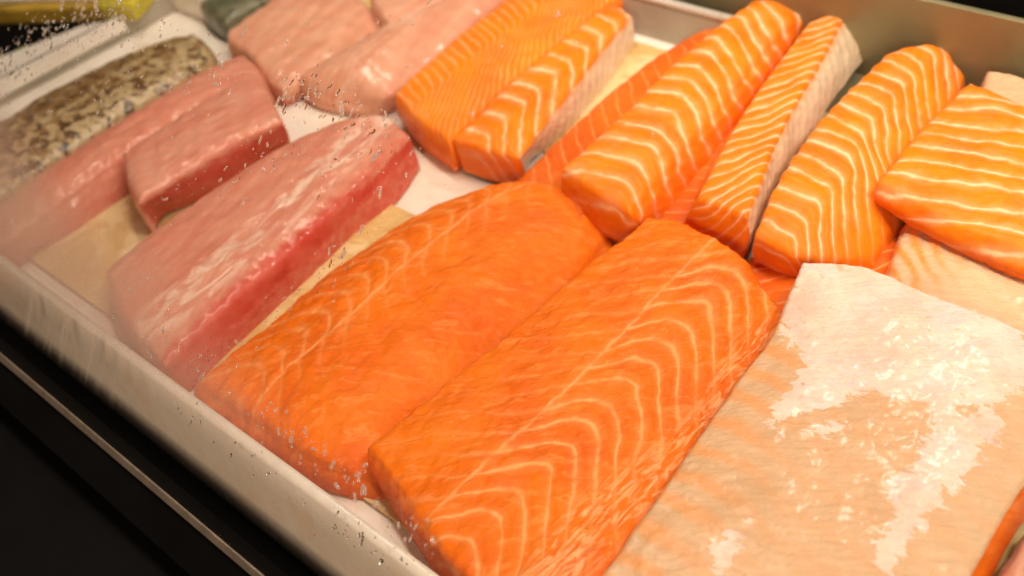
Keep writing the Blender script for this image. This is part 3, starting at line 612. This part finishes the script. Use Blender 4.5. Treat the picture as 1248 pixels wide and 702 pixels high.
# speckled grey-brown fish and the dark skinned one
def mottled(name, cols, scale, coat=.2):
    m, nt = mat(name); n = N(nt); v = n.vec(n.attr('across'), n.attr('along'), n.attr('deep'))
    a = n.noise(v, scale, 5, .6, .8); b = n.noise(n.vec(n.attr('along'), n.attr('across'), 2.0), scale*1.5, 5, .62, .5)
    c = n.mix(n.step(n.m('MULTIPLY_ADD', n.attr('across'), 2.0, a), .34, .46), cols[0], cols[1]); c = n.mix(n.step(b, .50, .58), c, cols[2]); 
    sp = n.m('MULTIPLY', n.step(n.noise(v, scale*2.4, 3), .60, .66), n.step(n.attr('across'), -.040, -.012))
    c = n.mix(sp, c, cols[3])
    n.out(n.pbr(c, .3, n.bump(a, .0015), Coat_Weight=coat, Coat_Roughness=.15, Subsurface_Weight=.05, Subsurface_Scale=.004))
    return m
M_SPECK = mottled('speckled_skin', ((.26, .14, .05), (.50, .37, .20), (.12, .06, .022), (.015, .015, .015)), 58)
M_OLIVE = mottled('olive_skin', ((.10, .11, .06), (.16, .15, .09), (.07, .08, .05), (.04, .04, .03)), 30)
fillet('speckled_fillet', 'brown and cream speckled fish fillet beside the left wall of the tray', 'fish fillet',
       [(-0.5255,0.0431,0.0240),(-0.5186,0.1052,0.0240),(-0.5200,0.1580,0.0240),(-0.5186,0.2118,0.0240),(-0.5027,0.2687,0.0240),(-0.4826,0.3005,0.0240)], [(-0.4022,-0.0153,0.0240),(-0.4046,0.0603,0.0240),(-0.4106,0.1283,0.0240),(-0.4146,0.2003,0.0240),(-0.4126,0.2375,0.0240)], [(-0.5079,0.0359,0.0260),(-0.3986,-0.0160,0.0260)], [(-0.4757,0.2965,0.0260),(-0.4387,0.2877,0.0260),(-0.4139,0.2639,0.0260),(-0.4090,0.2358,0.0260)],
       MF(M_SPECK), [(-0.4022,-0.0153,0.0240),(-0.4126,0.2375,0.0240)], [(-.1,0),(.05,0)], .02, base={'all': (.003, .001)}, crown=.008, cp=(2.4, 8), seed=30, lump=.0018)
fillet('dark_fillet', 'dark olive skinned fish piece at the top edge behind the broad pink slab', 'fish fillet',
       [(-0.5308,0.3430,0.0260),(-0.5479,0.4068,0.0260)], [(-0.4670,0.3297,0.0260),(-0.4654,0.3867,0.0260),(-0.4619,0.4393,0.0260)], [(-0.5308,0.3430,0.0260),(-0.4961,0.3336,0.0260),(-0.4670,0.3297,0.0260)], [(-0.5479,0.4068,0.0260),(-0.5120,0.4238,0.0260),(-0.4619,0.4393,0.0260)],
       MF(M_OLIVE), [(-0.4670,0.3297,0.0260),(-0.4654,0.3867,0.0260)], [(-.1,0),(.05,0)], .02, base={'all': (.001, .001)}, crown=.004, seed=31)

# ------------------------------------------------------------------ what stands left of the tray
wb = box('foam_block', (-.640, .345, .000), (-.530, .460, .034), M_TRAY, bevel=.004)
tag(wb, 'white block over the far end of the left tray wall, beside the dark-skinned piece', 'block')
M_YELLOW = plain('yellow_plastic', (.60, .50, .04), .4, var=.35, scale=12)
M_LEAF = plain('leaf_green', (.22, .26, .03), .5, var=.5, scale=45)
nb_ = link(bpy.data.objects.new('yellow_pack', None)); nb_.location = (-.575, .295, .016); nb_.rotation_euler = (0, 0, .52)
tag(nb_, 'yellow pack with a white top in the top left corner beyond the tray', 'package')
box('body', (-.30, 0, 0), (-.0455, .10, .019), plain('amber_plastic', (.42, .27, .03), .5, var=.35, scale=20), nb_, .004)
box('corner', (-.045, -.002, 0), (0, .10, .022), M_YELLOW, nb_, .006)
box('lid', (-.30, .010, .0192), (-.050, .102, .026), M_TRAY, nb_, .002)
lv = []
for k in range(26):
    a = random.uniform(0, 6.28); x = -.70 + random.uniform(-.08, .06); y = .185 + random.uniform(-.03, .03) + (x+.70)*.6
    r = random.uniform(.008, .018); z = random.uniform(-.03, .0)
    lv.append((x, y, z, a, r))
V_, F_ = [], []
for x, y, z, a, r in lv:
    b0 = len(V_)
    for j in range(9):
        t = j/8; w = math.sin(math.pi*t)**.7*r*.38
        cx_, cy_ = x+math.cos(a)*(t-.5)*2*r, y+math.sin(a)*(t-.5)*2*r
        zz = z + .006*math.sin(math.pi*t)
        V_ += [(cx_-math.sin(a)*w, cy_+math.cos(a)*w, zz), (cx_, cy_, zz-.002), (cx_+math.sin(a)*w, cy_-math.cos(a)*w, zz)]
    for j in range(8):
        q = b0+j*3; F_ += [(q, q+1, q+4, q+3), (q+1, q+2, q+5, q+4)]
gl = mesh_obj('garnish_leaves', V_, F_, M_LEAF); gl.modifiers.new('thick', 'SOLIDIFY').thickness = .0008
tag(gl, 'blurred green and yellow garnish leaves outside the left tray wall', kind='stuff')

# ------------------------------------------------------------------ slanted front glass
GY, GZ = -.085, -.028; c45 = math.sqrt(.5)
def on_glass(x, s, h=0.0): return (x, GY + s*c45 - h*c45, GZ + s*c45 + h*c45)
def glass_material():
    m, nt = mat('case_glass'); n = N(nt)
    tc = nt.nodes.new('ShaderNodeTexCoord').outputs['Object']        # x along the case, y up the slope
    sx = nt.nodes.new('ShaderNodeSeparateXYZ'); nt.links.new(tc, sx.inputs[0]); X, Y = sx.outputs[0], sx.outputs[1]
    big = n.noise(tc, 9, 4, .6)
    nz = n.m('MULTIPLY', n.m('SUBTRACT', big, .5), .07)
    # breath-like mist: thick low on the pane, thicker towards the left end
    Yn = n.m('ADD', Y, nz); end = n.m('MULTIPLY_ADD', X, -.20, .160)
    low = n.step(Yn, n.m('SUBTRACT', end, .065), n.m('ADD', end, .012), 1.0, 0.0)
    left = n.step(X, -.22, .26, 1.0, 0.10)
    fine = n.noise(tc, 700, 2, .6)
    fog = n.m('MULTIPLY', n.m('MULTIPLY', low, left), n.step(Y, .096, .118, 0.0, .80))
    fog = n.m('MULTIPLY', fog, n.step(fine, .25, .7, .75, 1.0))
    # runs of condensate lower down, at the left end
    st = n.noise(n.vec(n.m('MULTIPLY_ADD', Y, .25, X), n.m('MULTIPLY', Y, .09), 0.0), 120, 3, .6, .3)
    stm = n.m('MULTIPLY', n.step(st, .50, .62), n.m('MULTIPLY', n.step(Y, .070, .088), n.step(Y, .095, .108, 1.0, 0.0)))
    stm = n.m('MULTIPLY', stm, n.m('MULTIPLY', n.step(X, -.16, -.06, 1.0, 0.0), n.step(X, -.26, -.22)))
    fog = n.m('MAXIMUM', fog, n.m('MULTIPLY', stm, .55))
    tr = nt.nodes.new('ShaderNodeBsdfTransparent'); tr.inputs[0].default_value = (.985, .98, .97, 1)
    gl = nt.nodes.new('ShaderNodeBsdfGlossy'); gl.inputs['Roughness'].default_value = .02
    fr = nt.nodes.new('ShaderNodeFresnel'); fr.inputs[0].default_value = 1.45
    df = nt.nodes.new('ShaderNodeBsdfDiffuse'); df.inputs[0].default_value = (.60, .52, .46, 1)
    tl = nt.nodes.new('ShaderNodeBsdfTranslucent'); tl.inputs[0].default_value = (.60, .50, .43, 1)
    def mx(f, a, b):
        k = nt.nodes.new('ShaderNodeMixShader'); n.put(k.inputs[0], f); nt.links.new(a, k.inputs[1]); nt.links.new(b, k.inputs[2]); return k.outputs[0]
    base = mx(n.m('MULTIPLY', fr.outputs[0], .35), tr.outputs[0], gl.outputs[0])
    n.out(mx(fog, base, mx(.6, df.outputs[0], tl.outputs[0])))
    return m
pane = box('glass_pane', (-1.1, .046, -.004), (1.1, .62, 0), glass_material(), bevel=.0)
# only the outer face carries mist and sheen; keep the slab's lower face clear
m2, nt2 = mat('clear_glass_face'); t2 = nt2.nodes.new('ShaderNodeBsdfTransparent'); t2.inputs[0].default_value = (.99, .985, .975, 1); N(nt2).out(t2.outputs[0])
pane.data.materials.append(m2)
for p in pane.data.polygons:
    if p.index != 1: p.material_index = 1
glass = link(bpy.data.objects.new('case_glass', None)); glass.location = (0, GY, GZ); glass.rotation_euler = (math.radians(45), 0, 0)
tag(glass, 'slanted front glass of the display case, misted and beaded with water at the lower left', 'glass pane')
pane.parent = glass
rail = box('rail', (-1.1, .0465, .0002), (1.1, .0515, .0022), M_RAIL, glass, .0008)
channel = box('channel', (-1.1, .020, -.024), (1.1, .046, .0008), M_BLACK, glass, .001)

def water():
    m, nt = mat('water'); n = N(nt)
    g = nt.nodes.new('ShaderNodeBsdfGlass'); g.inputs['IOR'].default_value = 1.12; g.inputs['Roughness'].default_value = .02
    t = nt.nodes.new('ShaderNodeBsdfTranslucent'); t.inputs[0].default_value = (1, .90, .78, 1)
    d = nt.nodes.new('ShaderNodeBsdfDiffuse'); d.inputs[0].default_value = (.95, .88, .80, 1)  # white mixed into the drops so they look bright, in place of lamp glints
    gl = nt.nodes.new('ShaderNodeBsdfGlossy'); gl.inputs['Roughness'].default_value = .08
    def mx(f, a, b):
        k = nt.nodes.new('ShaderNodeMixShader'); k.inputs[0].default_value = f; nt.links.new(a, k.inputs[1]); nt.links.new(b, k.inputs[2]); return k.outputs[0]
    tp = nt.nodes.new('ShaderNodeBsdfTransparent')
    n.out(mx(.08, mx(.24, mx(.34, tp.outputs[0], g.outputs[0]), mx(.5, t.outputs[0], d.outputs[0])), gl.outputs[0])); return m
M_WATER = water()
DV, DF = [], []
def drop(x, s, L, w, ang, bend, h):
    b0 = len(DV); nr = 7 if L > 1.6*w else 4; k = 8
    DVl = []
    ca, sa = math.cos(ang), math.sin(ang)
    for i in range(nr+1):                                  # along the drop
        t = i/nr*2-1; ww = w*math.sqrt(max(.02, 1-abs(t)**2.4)); bx = bend*math.sin(t*2.6)*w
        for j in range(k+1):                               # arch over it
            a = math.pi*j/k; u = math.cos(a)*ww + bx; z = math.sin(a)*h*math.sqrt(max(.03, 1-t*t))
            DV.append(on_glass(x + u*ca + t*L*sa, s - u*sa + t*L*ca, .0002 + z))
    for i in range(nr):
        for j in range(k):
            q = b0+i*(k+1)+j; DF.append((q, q+k+1, q+k+2, q+1))
        q = b0+i*(k+1); DF.append((q, q+k, q+k+k+1, q+k+1))
    DF.append(tuple(b0+j for j in range(k+1))); DF.append(tuple(b0+nr*(k+1)+j for j in reversed(range(k+1))))
def cluster(pts, count, spread, size, worm=0.0):
    for _ in range(count):
        i = random.randrange(len(pts)-1); t = random.random()
        x = pts[i][0]*(1-t)+pts[i+1][0]*t + random.gauss(0, spread); s = pts[i][1]*(1-t)+pts[i+1][1]*t + random.gauss(0, spread)
        w = size*random.uniform(.5, 1.25)*random.choice((.45, .6, .8, 1.2))
        L = w*(random.uniform(1.0, 1.5) if random.random() > worm*.8 else random.uniform(1.8, 3.4))
        drop(x, s, L, w, random.gauss(.15, .45), random.uniform(-.9, .9)*(1 if worm else .3), w*.34)
cluster([(0.0295,0.1285),(0.0809,0.1263),(0.1218,0.1236),(0.1595,0.1211)], 60, .006, 0.00141, .15)
cluster([(-0.0376,0.1342),(0.0129,0.1309),(0.0745,0.1255)], 34, .006, .00100)
cluster([(-0.0440,0.1233),(-0.0119,0.1611),(0.0215,0.2102),(0.0419,0.2375)], 48, .007, 0.00100, .5)
cluster([(-0.1649,0.1434),(-0.1030,0.1393),(-0.0582,0.1251)], 40, .010, 0.00100)
cluster([(-0.0575,0.2997),(-0.0160,0.3063),(0.0369,0.2977)], 68, .009, 0.00117, .75)
cluster([(-0.1359,0.1944),(-0.0717,0.2382),(-0.0405,0.2689),(0.0203,0.2782)], 64, .010, 0.00092, .4)
cluster([(-0.2757,0.2146),(-0.2222,0.2541),(-0.1356,0.2891),(-0.0983,0.3149)], 81, .014, 0.00100, .4)
cluster([(-0.3597,0.2292),(-0.3216,0.2679),(-0.2695,0.2958),(-0.2275,0.3143)], 226, .012, 0.00117, .3)
cluster([(-0.3269,0.2570),(-0.2599,0.2980),(-0.1850,0.3099)], 96, .012, 0.00100)
cluster([(-0.1090,0.2585),(-0.0699,0.3220),(0.0125,0.3570),(0.1289,0.3807)], 48, .02, 0.00083, .3)
cluster([(0.0203,0.2782),(0.0736,0.3360),(0.2153,0.3941),(0.2846,0.4254)], 6, .02, 0.00100)
cluster([(0.0516,0.3068),(0.0771,0.3054),(0.0572,0.2713),(0.0362,0.2353)], 24, .012, 0.00092, .3)
wd = mesh_obj('water_droplets', DV, DF, M_WATER)
DV, DF = [], []
cluster([(-0.0486,0.1011),(0.0223,0.1004),(0.0950,0.1002),(0.1460,0.1011)], 46, .0045, .00075, .3)
cluster([(-0.0570,0.2988),(-0.0338,0.3053),(0.0059,0.3052),(0.0373,0.2969)], 70, .007, .0008, .8)
cluster([(-0.3578,0.2264),(-0.3199,0.2651),(-0.2679,0.2931),(-0.2220,0.3138)], 110, .010, .0008, .3)
cluster([(-0.1359,0.1944),(-0.0712,0.2373),(-0.0360,0.2678),(0.0231,0.2598)], 40, .008, .0006, .4)
cluster([(-0.0440,0.1233),(-0.0119,0.1611),(0.0215,0.2102),(0.0419,0.2375)], 34, .006, .0006, .5)
cluster([(0.0962,0.0980),(0.1206,0.1018),(0.1568,0.1036)], 14, .004, .0012, .2)
m3, nt3 = mat('clear_water'); g3 = nt3.nodes.new('ShaderNodeBsdfGlass'); g3.inputs['IOR'].default_value = 1.33; g3.inputs['Roughness'].default_value = .01
N(nt3).out(g3.outputs[0])
wd2 = mesh_obj('water_beads', DV, DF, m3)
tag(wd2, 'clear beads of water on the slanted glass', kind='stuff')
tag(wd, 'beads and runs of condensed water on the slanted glass', kind='stuff')
